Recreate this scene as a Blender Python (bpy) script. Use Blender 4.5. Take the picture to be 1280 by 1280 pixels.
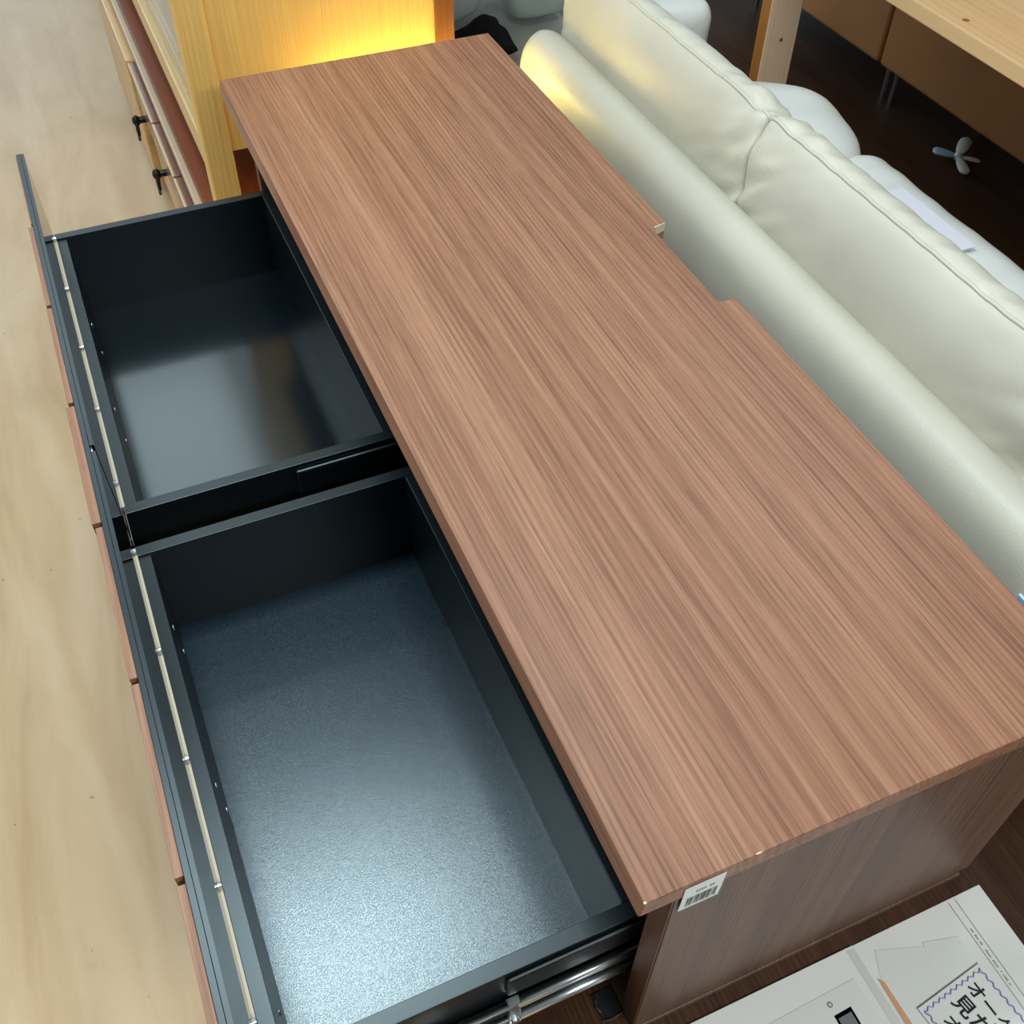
import bpy, bmesh, math, random
from mathutils import Matrix, Vector, noise
random.seed(7)
SC = bpy.context.scene
COL = SC.collection
for o in list(bpy.data.objects): bpy.data.objects.remove(o)

# ---------------------------------------------------------------- camera, sky, lights, exposure
TOP = 0.78            # height of the sideboard's top above the floor; all z below are given relative to it
def at(x, y, z): return Vector((x, y, z + TOP))
cd = bpy.data.cameras.new('camera'); cam = bpy.data.objects.new('camera', cd); COL.objects.link(cam)
R = ((0.9183863470977162, -0.3955253383791342, 0.011234952807401364),
     (-0.2880713198214015, -0.6878103343851517, -0.6662821163811479),
     (0.2712589761848793, 0.6086679313164586, -0.7456151267417218))
mr, md, mf = (Vector(r) for r in R)
mw = Matrix((( mr.x, -md.x, -mf.x, 0), (mr.y, -md.y, -mf.y, 0), (mr.z, -md.z, -mf.z, 0), (0, 0, 0, 1)))
mw.translation = at(-0.21379, -0.22836, 0.75961)
cam.matrix_world = mw
cd.sensor_fit = 'HORIZONTAL'; cd.sensor_width = 36; cd.lens = 36 * 1301.52 / 1280
cd.clip_start = 0.01; cd.clip_end = 100
SC.camera = cam
SC.view_settings.view_transform = 'Standard'; SC.view_settings.look = 'None'
SC.view_settings.gamma = 1; SC.view_settings.use_curve_mapping = False
SC.view_settings.exposure = 0.0

wd = bpy.data.worlds.new('world'); SC.world = wd; wd.use_nodes = True
wd.node_tree.nodes['Background'].inputs[0].default_value = (0.80, 0.93, 1.0, 1)
wd.node_tree.nodes['Background'].inputs[1].default_value = 0.20

def area(name, loc, size, power, color, look=None, spread=180):
    l = bpy.data.lights.new(name, 'AREA'); l.shape = 'RECTANGLE'; l.size, l.size_y = size
    l.energy = power; l.color = color; l.spread = math.radians(spread)
    o = bpy.data.objects.new(name, l); COL.objects.link(o); o.location = at(*loc)
    d = (Vector(look) if look else Vector((0, 0, -1)))
    if look: d = at(*look) - o.location
    o.rotation_euler = d.to_track_quat('-Z', 'Y').to_euler()
    return o
area('ceiling_or_fill_light', (-0.22, 0.85, 1.75), (0.75, 0.42), 37, (0.80, 0.95, 1.0))
area('ceiling_or_fill_light', (-0.45, 3.1, 1.75), (1.3, 1.5), 26, (0.80, 0.95, 1.0))
area('ceiling_or_fill_light', (1.7, 1.6, 1.75), (0.5, 1.3), 11, (0.96, 0.98, 0.95))
area('ceiling_or_fill_light', (-2.0, 1.2, 1.75), (0.5, 1.6), 12, (1.0, 0.95, 0.90))
area('ceiling_or_fill_light', (0.5, -1.7, 1.75), (1.2, 0.5), 62, (0.95, 0.98, 0.96))  # added fill above the near end, brightens side panel and leaflets
area('side_window_light', (-3.0, 1.3, 0.75), (1.8, 1.3), 32, (0.94, 0.98, 1.0), look=(0.6, 1.0, -0.1))
area('shop_window_light', (-1.2, 6.5, 0.9), (2.6, 1.6), 40, (0.78, 0.90, 1.0), look=(-0.6, 2.2, -0.8))

# ---------------------------------------------------------------- materials
def srgb(c):
    return tuple(((v/255)/12.92 if v/255 <= .04045 else ((v/255+.055)/1.055)**2.4) for v in c) + (1,)
def newmat(name):
    m = bpy.data.materials.new(name); m.use_nodes = True
    nt = m.node_tree; b = nt.nodes['Principled BSDF']; return m, nt, b
def mapping(nt, scale, rot=(0, 0, 0), loc=(0, 0, 0)):
    tc = nt.nodes.new('ShaderNodeTexCoord'); mp = nt.nodes.new('ShaderNodeMapping')
    mp.inputs['Scale'].default_value = scale; mp.inputs['Rotation'].default_value = rot; mp.inputs['Location'].default_value = loc
    nt.links.new(tc.outputs['Object'], mp.inputs['Vector']); return mp.outputs['Vector']
def nz(nt, vec, scale=1, detail=4, rough=.55, dist=0):
    n = nt.nodes.new('ShaderNodeTexNoise'); n.inputs['Scale'].default_value = scale; n.inputs['Detail'].default_value = detail
    n.inputs['Roughness'].default_value = rough; n.inputs['Distortion'].default_value = dist
    nt.links.new(vec, n.inputs['Vector']); return n.outputs['Fac']
def ramp(nt, fac, stops):
    r = nt.nodes.new('ShaderNodeValToRGB'); e = r.color_ramp.elements
    while len(e) < len(stops): e.new(.5)
    for el, (p, c) in zip(e, stops): el.position = p; el.color = c
    nt.links.new(fac, r.inputs['Fac']); return r.outputs['Color']
def mixc(nt, a, b, fac, mode='MIX'):
    n = nt.nodes.new('ShaderNodeMix'); n.data_type = 'RGBA'; n.blend_type = mode
    for s, v in ((n.inputs[0], fac), (n.inputs[6], a), (n.inputs[7], b)):
        if hasattr(v, 'links'): nt.links.new(v, s)
        else: s.default_value = v
    return n.outputs[2]
def math_n(nt, op, a, b=None):
    n = nt.nodes.new('ShaderNodeMath'); n.operation = op
    for s, v in ((n.inputs[0], a), (n.inputs[1], b)):
        if v is None: continue
        if hasattr(v, 'links'): nt.links.new(v, s)
        else: s.default_value = v
    return n.outputs[0]
def bump(nt, b, h, strength, dist=.001):
    n = nt.nodes.new('ShaderNodeBump'); n.inputs['Strength'].default_value = strength; n.inputs['Distance'].default_value = dist
    nt.links.new(h, n.inputs['Height']); nt.links.new(n.outputs['Normal'], b.inputs['Normal'])
def plain(name, c, rough=.5, metal=0, spec=.5, coat=0, emit=None, es=0):
    m, nt, b = newmat(name); b.inputs['Base Color'].default_value = srgb(c)
    b.inputs['Roughness'].default_value = rough; b.inputs['Metallic'].default_value = metal
    b.inputs['Specular IOR Level'].default_value = spec; b.inputs['Coat Weight'].default_value = coat
    f = nz(nt, mapping(nt, (40, 40, 40)), 1, 3)
    v = nt.nodes.new('ShaderNodeMapRange'); v.inputs['To Min'].default_value = rough*.9; v.inputs['To Max'].default_value = min(1, rough*1.1)
    nt.links.new(f, v.inputs['Value']); nt.links.new(v.outputs['Result'], b.inputs['Roughness'])
    if emit: b.inputs['Emission Color'].default_value = srgb(emit); b.inputs['Emission Strength'].default_value = es
    return m
def wood(name, dark, mid, light, axis='y', rough=.42, scale=1.0, bands=1.0, pores=.5, spec=.4, coat=0.0):
    """grain runs along axis; slow figure + rings + fine pores"""
    m, nt, b = newmat(name)
    L = {'x': 0, 'y': 1, 'z': 2}[axis]
    def sc(across, along):
        v = [across*scale]*3; v[L] = along*scale; return tuple(v)
    slow = nz(nt, mapping(nt, sc(4.2, .42)), 1, 2, .4, 0)
    sx_ = nt.nodes.new('ShaderNodeSeparateXYZ'); nt.links.new(mapping(nt, (1, 1, 1)), sx_.inputs[0])
    rings = math_n(nt, 'SINE', math_n(nt, 'ADD', math_n(nt, 'MULTIPLY', slow, 130*bands), math_n(nt, 'MULTIPLY', sx_.outputs['X'], 1000*scale*bands)))
    mask = ramp(nt, nz(nt, mapping(nt, sc(14, .9), loc=(7, 3, 2)), 1, 2, .5), [(.35, (.15, .15, .15, 1)), (.65, (1, 1, 1, 1))])
    rings = math_n(nt, 'MULTIPLY', rings, mask)
    rings = math_n(nt, 'MULTIPLY_ADD', rings, .5); nt.nodes[-1].inputs[2].default_value = .5
    streak = nz(nt, mapping(nt, sc(85, .42), loc=(3, 5, 1)), 1, 6, .66)
    fine = nz(nt, mapping(nt, sc(560, 9), loc=(9, 2, 4)), 1, 3, .6)
    tone = nz(nt, mapping(nt, sc(11, .22), loc=(1, 8, 2)), 1, 3, .55)
    f = math_n(nt, 'ADD', math_n(nt, 'MULTIPLY', rings, .13), math_n(nt, 'MULTIPLY', streak, .46))
    f = math_n(nt, 'ADD', f, math_n(nt, 'MULTIPLY', tone, .30)); f = math_n(nt, 'ADD', f, .13)
    c = ramp(nt, f, [(.38, srgb(dark)), (.55, srgb(mid)), (.74, srgb(light))])
    p = ramp(nt, fine, [(.36, (1-pores, 1-pores, 1-pores, 1)), (.52, (1, 1, 1, 1)), (.68, (1+pores*.0, 1, 1, 1))])
    c = mixc(nt, c, p, .8, 'MULTIPLY')
    nt.links.new(c, b.inputs['Base Color'])
    b.inputs['Roughness'].default_value = rough; b.inputs['Specular IOR Level'].default_value = spec
    b.inputs['Coat Weight'].default_value = coat; b.inputs['Coat Roughness'].default_value = .15
    bump(nt, b, fine, .25, .0006)
    return m
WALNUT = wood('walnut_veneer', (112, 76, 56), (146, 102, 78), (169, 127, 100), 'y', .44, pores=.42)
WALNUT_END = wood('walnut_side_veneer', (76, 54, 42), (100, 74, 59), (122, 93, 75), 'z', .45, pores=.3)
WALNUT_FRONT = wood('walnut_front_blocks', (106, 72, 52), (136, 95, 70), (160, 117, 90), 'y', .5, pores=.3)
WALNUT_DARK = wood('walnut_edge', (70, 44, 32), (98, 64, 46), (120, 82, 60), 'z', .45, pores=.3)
DARKWOOD = wood('dark_brown_wood', (44, 26, 16), (68, 43, 27), (90, 61, 40), 'y', .38, pores=.4)
REDWOOD = wood('red_brown_wood', (92, 40, 12), (120, 56, 18), (142, 74, 28), 'y', .35, pores=.25)
PLUMWOOD = wood('plum_brown_wood', (88, 56, 50), (114, 78, 68), (138, 100, 86), 'y', .2, pores=.2, spec=.6)
OAK = wood('yellow_oak_lamplit', (206, 160, 84), (218, 174, 98), (228, 188, 114), 'z', .4, pores=.12)  # oak yellow, deepened with warm lamplight put into the colour
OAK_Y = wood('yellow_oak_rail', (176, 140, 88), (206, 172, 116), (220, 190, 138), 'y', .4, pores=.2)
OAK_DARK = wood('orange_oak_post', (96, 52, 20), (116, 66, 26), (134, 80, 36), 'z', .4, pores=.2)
HONEY = wood('honey_wood_and_reflection', (176, 132, 78), (200, 158, 100), (214, 178, 122), 'y', .3, pores=.15)
PINE = wood('pine', (196, 152, 104), (212, 170, 120), (222, 184, 136), 'y', .5, .5, .5, pores=.06)
PINE_V = wood('pine_upright', (222, 186, 150), (236, 202, 168), (242, 212, 180), 'z', .55, .7, .8, pores=.12)
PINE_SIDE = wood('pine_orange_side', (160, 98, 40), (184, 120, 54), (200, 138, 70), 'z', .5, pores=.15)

def floor_mat():
    m, nt, b = newmat('pale_wood_floor')
    g = nz(nt, mapping(nt, (9, 1.6, 1)), 1, 5, .55, .6)
    c = ramp(nt, g, [(.3, srgb((174, 144, 106))), (.5, srgb((188, 160, 122))), (.72, srgb((198, 174, 140)))])
    s = nz(nt, mapping(nt, (3, 2.2, 1), loc=(4, 1, 0)), 1, 6, .6)
    c = mixc(nt, c, srgb((150, 122, 84)), ramp(nt, s, [(.52, (0, 0, 0, 1)), (.8, (.5, .5, .5, 1))]))
    v = nt.nodes.new('ShaderNodeTexVoronoi'); v.feature = 'DISTANCE_TO_EDGE'; v.inputs['Scale'].default_value = 1.7
    dv = nt.nodes.new('ShaderNodeVectorMath'); dv.operation = 'ADD'
    nn = nt.nodes.new('ShaderNodeTexNoise'); nn.inputs['Scale'].default_value = 4; nn.inputs['Detail'].default_value = 4
    mp = mapping(nt, (1, 1, 1)); nt.links.new(mp, nn.inputs['Vector']); nt.links.new(mp, dv.inputs[0]); nt.links.new(nn.outputs['Color'], dv.inputs[1]); nt.links.new(dv.outputs[0], v.inputs['Vector'])
    c = mixc(nt, c, srgb((140, 112, 78)), ramp(nt, v.outputs['Distance'], [(0, (.10, .10, .10, 1)), (.004, (0, 0, 0, 1))]))
    sp = nz(nt, mapping(nt, (60, 60, 1), loc=(2, 9, 0)), 1, 2, .5)
    c = mixc(nt, c, srgb((110, 88, 66)), ramp(nt, sp, [(.735, (0, 0, 0, 1)), (.78, (.7, .7, .7, 1))]))
    nt.links.new(c, b.inputs['Base Color']); b.inputs['Roughness'].default_value = .42; b.inputs['Specular IOR Level'].default_value = .45
    bump(nt, b, g, .08, .002); return m
FLOOR = floor_mat()
def black_board(name, c, rough, grain=0.0, gscale=900, spec=.5):
    m, nt, b = newmat(name); b.inputs['Base Color'].default_value = srgb(c); b.inputs['Roughness'].default_value = rough
    b.inputs['Specular IOR Level'].default_value = spec
    f = nz(nt, mapping(nt, (gscale,)*3), 1, 3, .6)
    b.inputs['Specular Tint'].default_value = (.86, .97, 1, 1)  # teal of the cool lights put into the boards' reflections
    if grain: bump(nt, b, f, grain, .0005)
    if grain > .3:
        nt.links.new(ramp(nt, f, [(.38, srgb(tuple(int(v*.4) for v in c))), (.62, srgb(tuple(int(v*2.6) for v in c)))]), b.inputs['Base Color'])  # sparkle of the grain put into base colour and, below, reflectivity
        mr_ = nt.nodes.new('ShaderNodeMapRange'); mr_.inputs['From Min'].default_value = .38; mr_.inputs['From Max'].default_value = .62
        mr_.inputs['To Min'].default_value = spec*.62; mr_.inputs['To Max'].default_value = spec*1.3
        nt.links.new(f, mr_.inputs['Value']); nt.links.new(mr_.outputs['Result'], b.inputs['Specular IOR Level'])
    return m
BLACK = black_board('black_drawer_board', (14, 22, 27), .36, .05)
BLACK_RIM = black_board('black_drawer_rim', (44, 62, 70), .45, .05)
BLACK_FLOOR = black_board('black_drawer_floor_smooth', (13, 21, 26), .17, .03, 700, .6)
BLACK_TEX = black_board('black_drawer_floor_grained', (9, 18, 24), .27, .32, 760, .9)
GLASS = plain('smoked_gloss_glass', (9, 14, 17), .02, 0, .5); 
CHROME = plain('chrome', (225, 230, 232), .3, 1)
STEEL = plain('zinc_steel', (190, 196, 200), .22, 1)
STRIP = plain('bare_board_edge', (208, 196, 172), .5)
PAPER = plain('white_paper', (226, 230, 226), .5)
def sheet_mat(name, c1, c2, s):
    m, nt, b = newmat(name); f = nz(nt, mapping(nt, (s, s, s)), 1, 2, .4)
    nt.links.new(ramp(nt, f, [(.38, srgb(c1)), (.62, srgb(c2))]), b.inputs['Base Color'])
    b.inputs['Roughness'].default_value = .35; b.inputs['Coat Weight'].default_value = .35; b.inputs['Coat Roughness'].default_value = .08; return m
SHEET = sheet_mat('laminated_sheet', (216, 219, 214), (230, 231, 226), 6)
INK = plain('black_ink', (22, 24, 26), .5); GREYINK = plain('grey_ink', (128, 132, 132), .5)
PURPLE = plain('purple_felt_pen', (156, 132, 184), .5)
def leather(name, c, rough=.38, wr=.25):
    m, nt, b = newmat(name)
    f = nz(nt, mapping(nt, (6, 6, 6)), 1, 3)
    c2 = tuple(int(v*.95) for v in c)
    nt.links.new(ramp(nt, f, [(.3, srgb(c2)), (.7, srgb(c))]), b.inputs['Base Color'])
    b.inputs['Roughness'].default_value = rough
    v = nt.nodes.new('ShaderNodeTexVoronoi'); v.inputs['Scale'].default_value = 420; nt.links.new(mapping(nt, (1, 1, 1)), v.inputs['Vector'])
    bump(nt, b, v.outputs['Distance'], wr, .0006); return m
CREAM = leather('cream_leather', (200, 196, 180), .46); WHITE_L = leather('white_leather', (238, 242, 238), .3)
BROWN_L = leather('brown_leather', (178, 126, 78), .5); BLUE_L = leather('pale_blue_leather', (192, 208, 212), .4)
GREY_L = leather('grey_leather', (150, 150, 140), .4)
BLACKCLOTH = plain('black_cloth', (12, 12, 13), .9); BLACKMETAL = plain('black_iron', (24, 26, 26), .4, .6)
BLUEW = plain('blue_white_ribbon', (180, 208, 236), .4)

# ---------------------------------------------------------------- mesh helpers
def mkobj(name, me, mat, root=None, parent=None):
    """me has absolute coordinates (z relative to the table top); stored relative to the root's base"""
    off = (root.location if root else Vector((0, 0, 0))) - Vector((0, 0, TOP))
    me.transform(Matrix.Translation(-off))
    o = bpy.data.objects.new(name, me); COL.objects.link(o)
    if mat: me.materials.append(mat)
    if parent is not None: o.parent = parent
    elif root is not None: o.parent = root
    return o
class MB:
    def __init__(s): s.bm = bmesh.new()
    def box(s, x0, x1, y0, y1, z0, z1, bev=0, seg=2):
        b2 = bmesh.new(); bmesh.ops.create_cube(b2, size=1)
        for v in b2.verts: v.co = Vector((x0+(v.co.x+.5)*(x1-x0), y0+(v.co.y+.5)*(y1-y0), z0+(v.co.z+.5)*(z1-z0)))
        if bev: bmesh.ops.bevel(b2, geom=list(b2.edges), offset=bev, segments=seg, profile=.5, affect='EDGES')
        s.join(b2); return s
    def join(s, b2):
        me = bpy.data.meshes.new('t'); b2.to_mesh(me); b2.free(); s.bm.from_mesh(me); bpy.data.meshes.remove(me)
    def prism(s, pts, z0, z1, bev=0):
        b2 = bmesh.new(); vs = [b2.verts.new((x, y, z0)) for x, y in pts]; f = b2.faces.new(vs)
        r = bmesh.ops.extrude_face_region(b2, geom=[f])
        for v in r['geom']:
            if isinstance(v, bmesh.types.BMVert): v.co.z = z1
        bmesh.ops.recalc_face_normals(b2, faces=b2.faces)
        if bev: bmesh.ops.bevel(b2, geom=list(b2.edges), offset=bev, segments=2, profile=.5, affect='EDGES')
        s.join(b2); return s
    def cyl(s, a, b, r, seg=16, r2=None):
        a, b = Vector(a), Vector(b); d = b-a; b2 = bmesh.new()
        bmesh.ops.create_cone(b2, cap_ends=True, segments=seg, radius1=r, radius2=r if r2 is None else r2, depth=d.length)
        b2.transform(Matrix.Translation((a+b)/2) @ d.to_track_quat('Z', 'Y').to_matrix().to_4x4()); s.join(b2); return s
    def sphere(s, c, r, sx=1, sy=1, sz=1, seg=20):
        b2 = bmesh.new(); bmesh.ops.create_uvsphere(b2, u_segments=seg, v_segments=seg//2, radius=r)
        b2.transform(Matrix.Translation(c) @ Matrix.Diagonal((sx, sy, sz, 1))); s.join(b2); return s
    def tube(s, pts, r, seg=8):
        pts = [Vector(p) for p in pts]; rings = []
        for i, p in enumerate(pts):
            t = (pts[min(i+1, len(pts)-1)] - pts[max(i-1, 0)]).normalized()
            u = t.cross(Vector((0, 0, 1)) if abs(t.z) < .9 else Vector((1, 0, 0))).normalized(); w = t.cross(u)
            rings.append([s.bm.verts.new(p + r*(math.cos(a)*u + math.sin(a)*w)) for a in (2*math.pi*k/seg for k in range(seg))])
        for A, B in zip(rings, rings[1:]):
            for k in range(seg): s.bm.faces.new((A[k], A[(k+1) % seg], B[(k+1) % seg], B[k]))
        s.bm.faces.new(rings[0][::-1]); s.bm.faces.new(rings[-1]); return s
    def loft(s, rings):
        R_ = [[s.bm.verts.new(p) for p in r] for r in rings]; n = len(R_[0])
        for A, B in zip(R_, R_[1:]):
            for k in range(n): s.bm.faces.new((A[k], A[(k+1) % n], B[(k+1) % n], B[k]))
        s.bm.faces.new(R_[0][::-1]); s.bm.faces.new(R_[-1]); return s
    def tf(s, m): s.bm.transform(m); return s
    def build(s, name, mat, root=None, parent=None, smooth=False):
        bmesh.ops.recalc_face_normals(s.bm, faces=s.bm.faces)
        me = bpy.data.meshes.new(name); s.bm.to_mesh(me); s.bm.free()
        if smooth:
            for p in me.polygons: p.use_smooth = True
        return mkobj(name, me, mat, root, parent)
def tag(o, label=None, cat=None, group=None, kind=None):
    if label: o['label'] = label
    if cat: o['category'] = cat
    if group: o['group'] = group
    if kind: o['kind'] = kind
    return o
def thing(name, label, cat, loc, group=None):
    o = bpy.data.objects.new(name, None); COL.objects.link(o); o.location = at(*loc); o.empty_display_size = .05
    return tag(o, label, cat, group)

# ---------------------------------------------------------------- the setting
FL = -TOP
tag(MB().box(-3.2, .30, -1.6, 6.8, FL-.05, FL).build('floor', FLOOR), kind='structure')
tag(MB().box(.30, 4.6, -1.6, 6.8, FL-.05, FL-.0005).build('floor', DARKWOOD), kind='structure')

# ---------------------------------------------------------------- low platform under the sideboard
PZ = -.36
pl = thing('display_platform', 'low dark brown wooden platform under the walnut sideboard, carrying the leaflets', 'platform', (.18, .4, FL))
MB().box(-.10, .4637, -.75, 1.40, PZ-.022, PZ, .002).build('platform_top', DARKWOOD, pl)
for x0 in (-.09, .44):
    MB().box(x0, x0+.018, -.74, 1.39, FL, PZ-.022).build('side_board', DARKWOOD, pl)
for y0 in (-.74, 1.372):
    MB().box(-.072, .44, y0, y0+.018, FL, PZ-.022).build('end_board', DARKWOOD, pl)
tp = tag(MB().box(.008, .034, .020, .047, PZ, PZ+.002).build('tape', BLACKCLOTH), 'scrap of black tape with a torn silver edge on the platform, under the drawer runner', 'tape')
b = MB(); b.tube([(.007, .046, PZ+.0025), (.0075, .040, PZ+.003), (.006, .034, PZ+.0025), (.0078, .027, PZ+.003), (.007, .0195, PZ+.003), (.016, .0185, PZ+.0025), (.026, .0195, PZ+.003), (.0335, .0205, PZ+.0025)], .0011, 6)
b.build('torn_edge', STEEL, None, tp)

# ---------------------------------------------------------------- sideboard
L, W, TH = 1.388, .4482, .024
sb = thing('sideboard', 'long walnut sideboard with wide slatted front drawer pulled fully open', 'sideboard', (.24, .69, PZ))
# top with a cable notch in its rear edge
b = MB(); pts = [(0, 0), (W, 0), (W, .606), (.4285, .606), (.425, .612), (.4255, .765), (.4285, .775), (.4482, .780), (W, L), (0, L)]
b.prism(pts, -TH, 0, .0016)
for v_ in b.bm.verts:
    if v_.co.x < .003: v_.co.x -= .0032*(-v_.co.z/TH)
b.build('table_top', WALNUT, sb)
MB().sphere((.0985, .0008, -.0008), .0013, 2.6, .7, .6).build('chipped_edge', STRIP, sb)
MB().sphere((.0008, .0010, -.0008), .0013, 1.1, 1, .6).build('chipped_edge', STRIP, sb)
MB().prism([(.4288, .7765), (.4478, .7802), (.4474, .7795), (.4300, .7750)], -.012, .0001).build('chipped_edge', STRIP, sb)
BZ = -.347
for y0, y1 in ((.0015, .026), (L-.026, L-.0015)):
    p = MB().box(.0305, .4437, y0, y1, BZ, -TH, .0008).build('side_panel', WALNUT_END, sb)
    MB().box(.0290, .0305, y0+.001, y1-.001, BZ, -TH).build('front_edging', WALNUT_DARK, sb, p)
MB().box(.0325, .436, .006, L-.006, BZ-.004, BZ).build('base_groove', WALNUT_DARK, sb)
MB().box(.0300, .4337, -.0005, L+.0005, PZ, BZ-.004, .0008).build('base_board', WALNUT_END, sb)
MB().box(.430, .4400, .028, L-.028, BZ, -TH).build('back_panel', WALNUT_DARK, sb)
MB().box(.060, .430, L/2-.009, L/2+.009, BZ, -TH).build('centre_divider', BLACK, sb)
MB().box(.0335, .42, .028, L-.028, BZ, BZ+.006).build('bottom_panel', WALNUT_DARK, sb)
MB().box(.040, .060, .028, L-.028, -TH-.02, -TH).build('front_rail', BLACK, sb)
# drawer assembly: turned a hair about its far front corner (near end is pushed in 6 mm)
TURN = Matrix.Translation((-.31, 1.33, 0)) @ Matrix.Rotation(.0053, 4, 'Z') @ Matrix.Translation((.31, -1.33, 0))
ZT, ZR, ZB = -.025, -.170, -.325
bk = MB().box(-.3150, -.3095, .030, 1.3240, ZB-.010, ZT, .0004).tf(TURN).build('drawer_front', BLACK, sb)
fr = bk
ys = [1.325, 1.129, .939, .748, .556, .358, .163, .030]
thk = [.0012, .0052, .0058, .0088, .0066, .0066, .0066]
for i in range(7):
    y1, y0 = ys[i]-.0032, ys[i+1]+.0032
    MB().box(-.3152-thk[i]-.0006, -.3152, y0, y1, ZB-.010, ZT-.001, .0006).tf(TURN).build('front_block', WALNUT_FRONT, sb, fr)
for y0, y1 in ((.674, 1.3240), (.030, .664)):
    g = MB().box(-.3093, -.3052, y0, y1, ZB-.006, ZT-.002).tf(TURN).build('glass_pane', GLASS, sb, fr)
    MB().box(-.3093, -.3050, y0, y1, ZT-.002, ZT-.0008).tf(TURN).build('added_matt_cap', BLACK, sb, fr)  # added rough cap, stops the pane's top mirroring the ceiling light
b = MB().box(-.3093, -.3080, .664, .674, ZB, ZT-.004).tf(TURN); b.build('hinge_plate', CHROME, sb, fr)
gl = -.3053
for y in (1.318, 1.180, 1.035, .900, .757, .638, .490, .352, .215, .09):
    b = MB().cyl((gl, y, ZR+.005), (gl+.0030, y, ZR+.005), .0033, 16, .0026)
    b.tf(TURN).build('glass_screw', CHROME, sb, fr)
for (y0, y1, flo, name) in ((.705, 1.339, BLACK_FLOOR, 'far'), (.043, .649, BLACK_TEX, 'near')):
    t = .015; x0, x1 = -.3052, .037; zf = -.315
    bx = MB().box(x0+.0003, x1, y1-t, y1, ZB, ZR, .0006).tf(TURN).build('drawer_box', BLACK, sb)      # far side, with the other boards below it
    MB().box(x0+.0003, x1, y0, y0+t, ZB, ZR, .0006).tf(TURN).build('box_side', BLACK, sb, bx)
    MB().box(x1-t, x1, y0+t, y1-t, ZB, ZR, .0011).tf(TURN).build('box_back', BLACK, sb, bx)
    MB().box(x0+.0026, x0+.0165, y0+t, y1-t, ZB, ZR-.003, .0004).tf(TURN).build('box_front', BLACK, sb, bx)
    MB().box(x0+.016, x1-t, y0+t, y1-t, zf-.006, zf).tf(TURN).build('box_floor', flo, sb, bx)
    MB().box(x0, x0+.0026, y0+.012, y1-.012, ZR-.012, ZR+.0004).tf(TURN).build('edge_strip', STRIP, sb, bx)
    for (ya, za) in (((1.160, -.222), (1.168, -.282), (.958, -.222), (.958, -.282)) if name == 'far' else ((.560, -.222), (.572, -.286), (.346, -.222), (.352, -.288), (.118, -.25))):
        MB().sphere((x0+.0165, ya, za), .0034, .5, 1, 1, 12).tf(TURN).build('board_screw', CHROME, sb, bx, True)
    for f, s in ((0, -1), (1, 1)):                            # runner cover and runner on each side of the box
        yo = y0 if f == 0 else y1
        MB().box(-.098, .036, yo+min(0, s*.0050), yo+max(0, s*.0050), -.216, ZR-.008, .0024).tf(TURN).build('runner_cover', BLACK, sb, bx)
b = MB(); b.cyl((-.3045, .716, ZR-.001), (-.3040, .655, ZR-.004), .0014, 8, .0008).tf(TURN); b.build('edge_wire', STEEL, sb)
def runner(yc, s):
    r = MB()
    r.box(-.26, .10, yc-.001, yc+.001, -.272, -.226)
    m = r.tf(TURN).build('drawer_runner', BLACKMETAL, sb)
    for zc, x0, rr in ((-.2285, -.0900, .0036), (-.2405, -.0900, .0020), (-.2655, -.0900, .0052), (-.229, -.26, .0030), (-.2665, -.26, .0038)):
        q = MB(); x1 = .04 if x0 > -.1 else -.094
        q.cyl((x0, yc+s*.0035, zc), (x1, yc+s*.0035, zc), rr, 20); q.tf(TURN).build('runner_rail', CHROME, sb, m, True)
    q = MB(); q.box(-.0985, -.088, yc, yc+s*.006, -.275, -.222, .001)
    q.cyl((-.094, yc+s*.002, -.262), (-.094, yc+s*.010, -.262), .005, 16); q.tf(TURN).build('runner_clip', CHROME, sb, m)
runner(.0375, -1); runner(1.3445, 1)
# barcode sticker on the end of the top, running down on to the side panel
stp = [(.0340, -.0030), (.0700, -.0190)]
b = MB(); ux = Vector((.0360, 0, 0)); b2 = bmesh.new()
A = Vector((.0348, -.0007, -.0040)); 
vs = [b2.verts.new(v) for v in ((.0345, -.0005, -.0060), (.0705, -.0005, -.0060), (.0705, -.0005, -.030), (.0705, .0000, -.050), (.0345, .0000, -.050), (.0345, -.0005, -.030))]
b2.faces.new((vs[0], vs[1], vs[2], vs[5])); b2.faces.new((vs[5], vs[2], vs[3], vs[4])); 
ex = bmesh.ops.extrude_face_region(b2, geom=list(b2.faces)); bmesh.ops.translate(b2, vec=(0, -.0003, 0), verts=[v for v in ex['geom'] if isinstance(v, bmesh.types.BMVert)])
b.join(b2); sticker = b.build('price_sticker', PAPER, sb)
def on_sticker(x, z): return -.0010
b = MB(); x = .0395
while x < .067:
    w = random.choice((.0003, .0005, .0008)); za, zb = -.027, -.044
    ya, yb = on_sticker(x, za), on_sticker(x, zb)
    vv = [b.bm.verts.new(p) for p in ((x, ya-.0001, za), (x+w, ya-.0001, za), (x+w, yb-.0001, zb), (x, yb-.0001, zb))]
    b.bm.faces.new(vv); x += w + random.choice((.0004, .0005, .0009))
b.build('barcode', INK, sb, sticker)
b = MB()
for k in range(7):
    x = .046 + k*.0024
    if k == 4: continue
    b.box(x, x+.0014, -.0012, -.0008, -.0205, -.0175)
b.build('printed_digits', GREYINK, sb, sticker)

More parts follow.
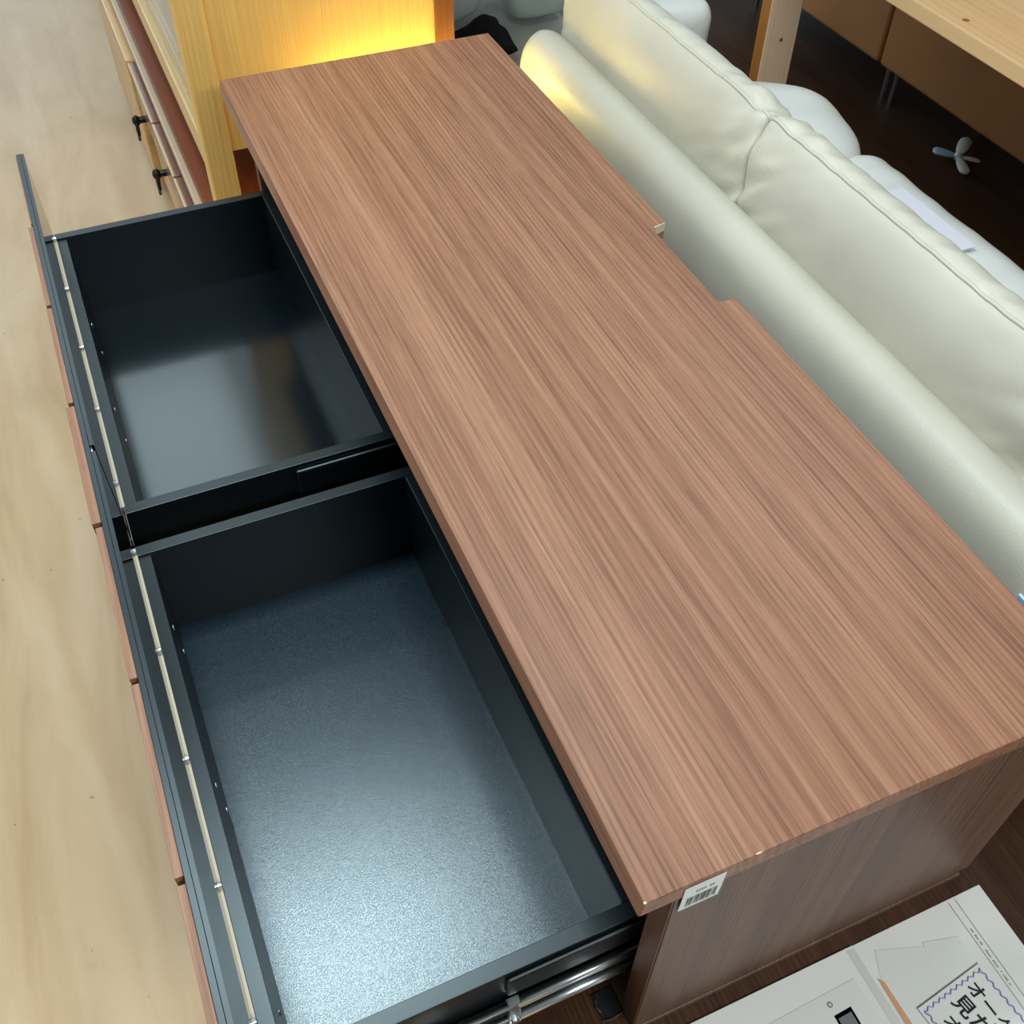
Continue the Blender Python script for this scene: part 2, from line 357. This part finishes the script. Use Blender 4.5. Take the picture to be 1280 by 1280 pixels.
# ---------------------------------------------------------------- leaflets and price card on the platform
def sheet(name, label, x0, x1, y0, y1, z, mat=SHEET):
    t_ = MB().box(x0, x1, y0, y1, z, z+.0012, .0005, 1).build(name, mat); return tag(t_, label, 'leaflet')
lf = sheet('leaflet', 'laminated leaflet under the price card, with a faint room photo and two thin ruled lines', .238, .449, -.315, -.0165, PZ+.0002)
z = PZ+.00165
def flat(name, pts, mat, parent, z=z, h=.0002):
    return MB().prism(pts, z, z+h).build(name, mat, None, parent)
FAINT = plain('faint_print', (208, 209, 204), .35); FAINT2 = plain('faint_print_light', (219, 222, 217), .35); ORANGE = plain('orange_print', (206, 158, 118), .4)
flat('printed_picture', [(.30, -.03), (.352, -.0475), (.345, -.30), (.27, -.30), (.287, -.06)], FAINT2, lf)
flat('printed_picture', [(.352, -.043), (.391, -.053), (.391, -.12), (.34, -.15), (.345, -.066)], FAINT2, lf, z+.0001)
flat('printed_picture', [(.334, -.046), (.350, -.062), (.344, -.11), (.328, -.095)], FAINT, lf, z-.0001)
flat('printed_picture', [(.2855, -.054), (.290, -.060), (.292, -.16), (.283, -.16)], ORANGE, lf, z+.0001)
for x in (.4040, .4130):
    flat('ruled_line', [(x, -.0195), (x+.0006, -.0195), (x+.0012, -.31), (x+.0006, -.31)], GREYINK, lf)
b = MB(); y = -.052
while y > -.115:
    w = random.choice((.0008, .0012, .0016))
    if random.random() > .22: b.box(.4075, .4075+random.uniform(.0012, .0020), y-w, y, z, z+.0002)
    y -= w+.0007
b.build('small_print', GREYINK, None, lf)
lf2 = sheet('leaflet', 'plain pale laminated leaflet with a small eyelet mark, overlapping the one with the price card', .070, .281, -.316, -.0165, PZ+.0020)
z2 = PZ+.0034
flat('printed_picture', [(.100, -.05), (.262, -.045), (.268, -.30), (.100, -.30)], FAINT2, lf2, z2)
flat('edge_band', [(.2715, -.020), (.2805, -.020), (.2805, -.31), (.2715, -.31)], FAINT, lf2, z2)
b = MB(); b.cyl((.2245, -.057, z2), (.2245, -.057, z2+.0005), .0030, 20); e_ = b.build('eyelet', GREYINK, None, lf2)
b = MB(); b.cyl((.2245, -.057, z2+.0005), (.2245, -.057, z2+.0007), .0016, 16); b.build('eyelet_centre', FAINT, None, e_)
pic = flat('picture_frame', [(.222, -.0675), (.243, -.0665), (.243, -.13), (.222, -.13)], plain('dark_print', (58, 62, 62), .4), lf2, z2)
flat('picture_glass', [(.2245, -.0715), (.2405, -.0708), (.2405, -.13), (.2245, -.13)], plain('mid_grey_print', (112, 120, 120), .4), pic, z2+.0002)
# price card
ang = math.atan2(-.99, .13); u = Vector((math.cos(ang), math.sin(ang), 0)); v = Vector((-u.y, u.x, 0))
CZ = PZ+.0046; C0 = Vector((.3915, -.0838, 0))
def cp(a, c, z=CZ): p = C0 + u*a - v*c; return (p.x, p.y, z)
b = MB(); b.prism([cp(0, 0)[:2], cp(.13, 0)[:2], cp(.13, .088)[:2], cp(0, .088)[:2]], CZ-.0012, CZ)
card = tag(b.build('price_card', SHEET), 'small laminated card with purple zigzag border and black handwriting', 'price card')
b = MB(); n = 20
b.tube([cp(.004 + (.0030 if k % 2 else 0), .004+.0042*k/1.0*.98, CZ+.0003) for k in range(n)], .0009, 5)
b.build('zigzag_border', PURPLE, None, card)
b = MB(); b.tube([cp(.005+.0016*k, .0045+.0012*math.sin(k*1.1), CZ+.0003) for k in range(74)], .0009, 5); b.build('wavy_border', PURPLE, None, card)
b = MB(); b.tube([cp(.005+.0016*k, .0835+.0012*math.sin(k*1.1), CZ+.0003) for k in range(74)], .0009, 5); b.build('wavy_border', PURPLE, None, card)
def write(body, a, c, size, rot=0):
    cu = bpy.data.curves.new('t', 'FONT'); cu.body = body; cu.size = size; cu.offset = size*.018
    to = bpy.data.objects.new('t', cu); COL.objects.link(to); bpy.context.view_layer.update()
    me = bpy.data.meshes.new_from_object(to.evaluated_get(bpy.context.evaluated_depsgraph_get()))
    bpy.data.objects.remove(to)
    p = C0 + u*a - v*c
    me.transform(Matrix.Translation((p.x, p.y, CZ+.0004)) @ Matrix.Rotation(ang+rot, 4, 'Z'))
    o = mkobj('handwriting', me, INK, None, card); return o
write('オーク材', .009, .030, .0185, -.05)
write('見た目', .012, .054, .0215, .04)
write('オシャレ', .020, .076, .0185, 0)

# ---------------------------------------------------------------- cream leather sofa behind the sideboard
so = thing('sofa', 'cream leather sofa seen from behind, its back against the walnut sideboard', 'sofa', (.95, .53, FL))
def loft_y(sec, y0, y1, n, endr, fn=None, p=2.4):
    """closed section (x,z) lofted along y with rounded ends"""
    cx = sum(p_[0] for p_ in sec)/len(sec); cz = sum(p_[1] for p_ in sec)/len(sec); rings = []
    for i in range(n+1):
        t = i/n; t = .5-.5*math.cos(math.pi*t); y = y0+(y1-y0)*t
        e = min(y-y0, y1-y); k = 1.0
        if e < endr: q = 1-e/endr; k = max(.0, 1-q**p)**(1/p)
        ring = []
        for j, (x, z_) in enumerate(sec):
            dx, dz = x-cx, z_-cz; l = math.hypot(dx, dz); sh = endr*(1-k); f = max(0, l-sh)/l
            q = Vector((cx+dx*f, y, cz+dz*f))
            if fn: q = fn(q, t, j/len(sec), Vector((dx/l, 0, dz/l)))
            ring.append(q)
        rings.append(ring)
    return rings
def spline(pts, per=6):
    out = []; n = len(pts)
    for i in range(n):
        p0, p1, p2, p3 = (Vector((*pts[(i+k-1) % n], 0)) for k in range(4))
        for k in range(per):
            t = k/per
            q = .5*((2*p1)+(p2-p0)*t+(2*p0-5*p1+4*p2-p3)*t*t+(3*p1-p0-3*p2+p3)*t**3); out.append((q.x, q.y))
    return out
# back frame: straight skirt with a rounded top roll
sec = spline([(.556, -.72), (.556, -.55), (.556, -.35), (.555, -.20), (.556, -.13), (.566, -.085), (.590, -.062), (.620, -.066), (.650, -.092), (.675, -.14), (.70, -.30), (.72, -.55), (.72, -.72), (.64, -.725)], 5)
MB().loft(loft_y(sec, .165, 1.515, 60, .035)).build('back_frame', CREAM, so, smooth=True)
csec = spline([(.640, -.215), (.636, -.150), (.637, -.095), (.636, -.045), (.642, .010), (.660, .050), (.684, .058), (.712, .042), (.742, .000), (.785, -.07), (.850, -.16), (.87, -.28), (.86, -.36), (.76, -.36), (.68, -.32)], 6)
NP = len(csec); PI_ = 5.2*6/NP
def wrinkle(y0, y1):
    def fn(q, t, s, nrm):
        e = min((q.y-y0), (y1-q.y))
        g = math.exp(-(e/.11)**2)
        j = s*NP/6
        tp = math.exp(-((j-6.3)/1.5)**2)
        w = noise.noise(Vector((q.x*9, q.y*38+q.x*30, q.z*9)))*.0042*tp
        w += noise.noise(Vector((q.x*22, q.y*30+q.z*40, q.z*24+3)))*.011*g*(1 if j < 9 else .3)
        w -= .0012*math.exp(-((j-5.15)/.28)**2)          # pulled in along the piping
        w += .004*math.exp(-((j-3.2)/1.5)**2)
        return q + nrm*w
    return fn
pj = int(round(5.15*6))
for (y0, y1) in ((.883, 1.495), (.255, .884)):
    rings = loft_y(csec, y0, y1, 110, .022, wrinkle(y0, y1), 3.0)
    cu_ = MB().loft(rings).build('back_cushion', CREAM, so, smooth=True)
    path = [r[pj] + Vector((-.0004, 0, .0004)) for r in rings[3:-3]]
    MB().tube(path, .0026, 8).build('piping', CREAM, so, cu_, True)
ssec = spline([(.80, -.50), (.80, -.37), (.95, -.345), (1.15, -.345), (1.27, -.355), (1.325, -.385), (1.34, -.44), (1.325, -.50), (1.1, -.52)], 6)
for (y0, y1) in ((.265, 1.33),):
    MB().loft(loft_y(ssec, y0, y1, 80, .035, lambda q, t, s_, nn: q + nn*.004*noise.noise(Vector((q.x*5, q.y*22, 3))))).build('seat_cushion', WHITE_L, so, smooth=True)
MB().box(.70, 1.31, .13, 1.50, -.72, -.49, .02, 3).build('seat_base', WHITE_L, so, smooth=False)
def pillow(cx, cy, cz, sx, sy, sz, rx=0, rz=0, n=24, p=3.2):
    b = MB(); b2 = bmesh.new(); bmesh.ops.create_uvsphere(b2, u_segments=72, v_segments=44, radius=1)
    for v_ in b2.verts:
        c = v_.co; s = (abs(c.x)**p+abs(c.y)**p+abs(c.z)**p)**(-1/p) if c.length else 1
        v_.co = Vector((c.x*s*sx, c.y*s*sy, c.z*s*sz)) * (1+.05*noise.noise(c*2.2+Vector((cx, cy, cz))))
    b2.transform(Matrix.Translation((cx, cy, cz)) @ Matrix.Rotation(rz, 4, 'Z') @ Matrix.Rotation(rx, 4, 'X')); b.join(b2); return b
pillow(.985, 1.465, -.44, .34, .205, .175, p=2.8).build('armrest', WHITE_L, so, smooth=True)
pillow(1.00, .175, -.455, .32, .095, .175, p=3.2).build('armrest', WHITE_L, so, smooth=True)
for x in (.62, 1.25):
    for y in (.19, 1.44):
        MB().cyl((x, y, FL), (x, y, -.70), .018, 16, .022).build('leg', BLACKMETAL, so)

MB().box(.5505, .5545, .150, .170, -.145, -.112, .0008).build('care_label', BLUEW, so)
pb = MB().box(1.04, 1.236, .940, 1.16, -.3385, -.3370)
tag(pb.build('paper', plain('lilac_white_paper', (226, 226, 240), .4)), 'pale lilac sheet lying on the cream sofa seat, just past its back', 'paper')

# ---------------------------------------------------------------- red brown chest at the far left, yellow oak cabinet on it, lamp
CT = -.36
ch = thing('chest', 'red-brown low chest with black drop handles, beneath the yellow oak cabinet', 'chest', (.2, 2.1, FL))
MB().box(-.043, .52, 1.53, 3.05, CT-.020, CT, .002).build('chest_top', REDWOOD, ch)
MB().box(-.058, -.043, 1.53, 3.05, CT-.016, CT+.002, .003).build('front_lip', plain('lit_beige_lip', (176, 152, 124), .35), ch)  # beige stands for light caught on the rounded front edge
MB().box(-.035, .51, 1.54, 3.03, FL+.03, CT-.020).build('carcase', REDWOOD, ch)
MB().box(-.03, .50, 1.56, 3.0, FL, FL+.03).build('plinth', REDWOOD, ch)
for (y0, y1) in ((1.56, 1.855), (1.861, 2.10), (2.106, 2.42)):
    d_ = MB().box(-.070, -.036, y0, y1, CT-.150, CT-.045, .003).build('drawer_front', PLUMWOOD, ch)
    MB().cyl((-.070, y0+.002, CT-.048), (-.070, y1-.002, CT-.048), .0032, 8).build('lit_edge_line', CHROME if 0 else OAK_Y, ch, d_)  # pale line standing for the lit top edge of the drawer front
    MB().box(-.058, -.036, y0, y1, FL+.06, CT-.156, .003).build('door', HONEY, ch)  # tan floor reflection on the glossy brown front, put into its colour
for yh in (2.10, 2.37):
    h = MB(); zc = CT-.165
    h.cyl((-.058, yh, zc), (-.088, yh, zc), .008, 12); h.sphere((-.090, yh, zc), .013, .8, 1, 1, 12); h.box(-.062, -.058, yh-.02, yh+.02, zc-.012, zc+.012)
    hh = h.build('drop_handle', BLACKMETAL, ch)
    MB().tube([(-.090, yh-.014, zc), (-.092, yh-.016, zc-.03), (-.093, yh, zc-.050), (-.092, yh+.016, zc-.03), (-.090, yh+.014, zc)], .0035, 8).build('bail', BLACKMETAL, ch, hh)
MB().box(-.075, -.036, 2.43, 3.03, FL+.05, CT-.045, .004).build('door', HONEY, ch)

oc = thing('cabinet', 'tall yellow oak glazed cabinet on the red-brown chest, lit yellow low on its end', 'cabinet', (.2, 2.0, CT))
y0, y1 = 1.50, 1.545
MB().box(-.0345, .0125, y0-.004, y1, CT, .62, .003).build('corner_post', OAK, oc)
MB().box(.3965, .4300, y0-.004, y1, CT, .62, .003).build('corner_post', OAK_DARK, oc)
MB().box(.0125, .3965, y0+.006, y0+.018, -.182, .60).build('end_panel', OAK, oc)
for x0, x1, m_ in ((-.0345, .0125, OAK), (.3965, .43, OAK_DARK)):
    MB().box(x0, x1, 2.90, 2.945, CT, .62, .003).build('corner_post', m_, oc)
MB().box(.0125, .3965, 2.92, 2.935, -.182, .60).build('end_panel', OAK, oc)
MB().box(-.022, .012, 1.545, 2.90, -.285, -.225, .003).build('front_rail', OAK_Y, oc)
MB().box(-.022, .012, 1.545, 2.90, .56, .62, .003).build('front_rail', OAK_Y, oc)
MB().box(.012, .40, 1.518, 2.92, -.180, -.165).build('floor_shelf', OAK_Y, oc)
MB().box(.41, .42, 1.545, 2.90, -.235, .62).build('back_board', plain('grey_back_board', (172, 176, 172), .6), oc)
m, nt, bb = newmat('clear_glass'); bb.inputs['Transmission Weight'].default_value = 1; bb.inputs['Roughness'].default_value = .02; bb.inputs['Base Color'].default_value = (.9, .95, .94, 1); bb.inputs['IOR'].default_value = 1.45
MB().box(-.008, -.004, 1.545, 2.90, -.225, .56).build('door_glass', m, oc)
MB().box(-.0345, .43, 1.496, 2.945, .62, .64, .003).build('cornice', OAK_Y, oc)

lp = thing('lamp', 'warm light bar glowing behind the far end of the walnut sideboard', 'lamp', (.30, 1.446, FL))
MB().box(.14, .54, 1.425, 1.467, FL, FL+.02, .003).build('lamp_foot', BLACKMETAL, lp)
for x in (.164, .531): MB().cyl((x, 1.446, FL+.02), (x, 1.446, -.14), .005, 12).build('stem', BLACKMETAL, lp)
MB().cyl((.17, 1.446, -.135), (.525, 1.446, -.118), .010, 20).build('light_tube', plain('warm_tube', (255, 225, 140), .4, emit=(255, 232, 130), es=42), lp, smooth=True)
for x0 in (.158, .525): MB().cyl((x0, 1.446, -.135), (x0+.012, 1.446, -.135), .012, 20).build('end_cap', BLACKMETAL, lp)

# ---------------------------------------------------------------- far seat with pale blue cushions
bs = thing('sofa', 'grey sofa with pale blue cushions beyond the far end of the cream sofa', 'sofa', (.9, 2.1, FL))
MB().box(.56, .99, 1.70, 2.55, -.70, -.42, .03, 3).build('seat_base', GREY_L, bs)
MB().box(.56, .99, 1.70, 2.50, -.42, -.36, .03, 4).build('seat_cushion', GREY_L, bs, smooth=False)
for x in (.62, .93):
    for y in (1.80, 2.48): MB().cyl((x, y, FL), (x, y, -.69), .02, 12).build('leg', BLACKMETAL, bs)
tag(pillow(.660, 2.22, -.215, .115, .085, .125, .35, .25, p=4.5).build('cushion', BLUE_L, smooth=True), 'pale blue leather cushion left of the black cloth on the far sofa', 'cushion', 'pale blue cushions')
c2_ = tag(pillow(.895, 2.18, -.225, .085, .085, .115, .45, -.05, p=4.5).build('cushion', BLUE_L, smooth=True), 'pale blue leather cushion with a stitched band, right of the black cloth', 'cushion', 'pale blue cushions')
MB().tube([(.825, 2.098, -.205), (.86, 2.094, -.202), (.90, 2.092, -.202), (.95, 2.096, -.204)], .0025, 6).build('piping', BLUE_L, None, c2_, True)
b = MB(); n = 14; b2 = bmesh.new(); vs = {}
for i in range(n+1):
    for j in range(n+1):
        x = .60+.17*i/n; y = 1.97+.17*j/n
        h = -.338+.05*math.exp(-((x-.73)/.05)**2-((y-2.07)/.06)**2)+.03*noise.noise(Vector((x*14, y*14, 2)))
        vs[i, j] = b2.verts.new((x+.02*noise.noise(Vector((y*9, i, 0))), y, h))
for i in range(n):
    for j in range(n): b2.faces.new((vs[i, j], vs[i+1, j], vs[i+1, j+1], vs[i, j+1]))
bmesh.ops.solidify(b2, geom=list(b2.faces), thickness=.012); b.join(b2)
tag(b.build('blanket', BLACKCLOTH, smooth=True), 'crumpled black cloth lying between the pale blue cushions', 'blanket')

# ---------------------------------------------------------------- white chair beyond, pine table, brown sofa, bow
wc = thing('armchair', 'cream white armchair glimpsed at the top edge beyond the sofa back', 'armchair', (1.12, 2.2, FL))
MB().loft(loft_y(spline([(1.02, -.50), (1.02, -.32), (1.05, -.28), (1.22, -.28), (1.268, -.30), (1.275, -.36), (1.25, -.50), (1.1, -.52)], 5), 1.93, 2.45, 24, .06)).build('seat', WHITE_L, wc, smooth=True)
MB().box(1.04, 1.25, 1.96, 2.4, -.70, -.50, .02).build('seat_base', WHITE_L, wc)
for x in (1.07, 1.24):
    for y in (1.95, 2.36): MB().cyl((x, y, FL), (x, y, -.69), .015, 12).build('leg', BLACKMETAL, wc)

pt = thing('table', 'large pine table with knotty top over the brown sofa at upper right', 'table', (1.9, 1.4, FL))
PT = -.08
MB().box(1.346, 2.35, .45, 2.05, PT-.032, PT, .003).build('table_top', PINE, pt)
def leg(x, y):
    l_ = MB().box(x, x+.092, y, y+.040, FL, PT-.032, .003).build('leg', PINE_V, pt)
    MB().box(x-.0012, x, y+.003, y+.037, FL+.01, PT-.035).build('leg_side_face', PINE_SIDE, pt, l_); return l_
l1 = leg(1.378, 1.87); leg(2.22, 1.87); leg(1.378, .50); leg(2.22, .50)
KN = plain('knot', (150, 88, 44), .5)
b = MB(); b.cyl((1.378, 1.272, PT-.0004), (1.378, 1.272, PT+.0003), .007, 16); b.build('knot', KN, pt)
b = MB(); b.cyl((1.425, 1.8694, -.37), (1.425, 1.871, -.37), .005, 12); b.build('knot', KN, pt, l1)

br = thing('sofa', 'brown leather sofa under the pine table at upper right', 'sofa', (2.2, 1.9, FL))
def brown(y0, y1): 
    MB().box(1.93, 2.10, y0, y1, -.60, -.12, .012, 4).build('side_cushion', BROWN_L, br)
brown(2.062, 3.0); brown(.9, 2.056)
MB().box(1.96, 2.8, .92, 2.98, -.62, -.20, .02).build('seat_base', BROWN_L, br)
for x in (2.06, 2.7):
    for y in (1.02, 2.13, 2.17, 2.9): MB().cyl((x+.03, y, FL), (x+.03, y, -.61), .010, 12).build('leg', STEEL, br)
bw = thing('bow', 'small blue-white fabric bow on the dark floor at the foot of the brown sofa', 'bow', (2.105, 1.80, FL))
cx_, cy_ = 2.03, 1.755
def petal(a, l, w, z0, z1, mat, nm='bow_loop'):
    b = MB(); R2 = []
    for i in range(9):
        t = i/8; r_ = .006 + (w-.006)*math.sin(min(1, t*1.15)*math.pi*.62)
        if i == 8: r_ *= .5
        c = Vector((cx_+math.cos(a)*l*t, cy_+math.sin(a)*l*t, z0+(z1-z0)*t)); pr = Vector((-math.sin(a), math.cos(a), 0))
        R2.append([c+pr*r_*math.cos(k*math.pi/5)+Vector((0, 0, r_*.45*math.sin(k*math.pi/5))) for k in range(10)])
    b.loft(R2).build(nm, mat, bw, smooth=True)
petal(math.radians(135), .070, .018, FL+.03, FL+.035, BLUEW)
petal(math.radians(35), .075, .018, FL+.03, FL+.05, WHITE_L)
petal(math.radians(250), .075, .016, FL+.03, FL+.02, WHITE_L, 'bow_tail')
petal(math.radians(-30), .065, .010, FL+.03, FL+.02, WHITE_L, 'bow_tail')
MB().sphere((cx_, cy_, FL+.03), .012).build('bow_knot', WHITE_L, bw, smooth=True)
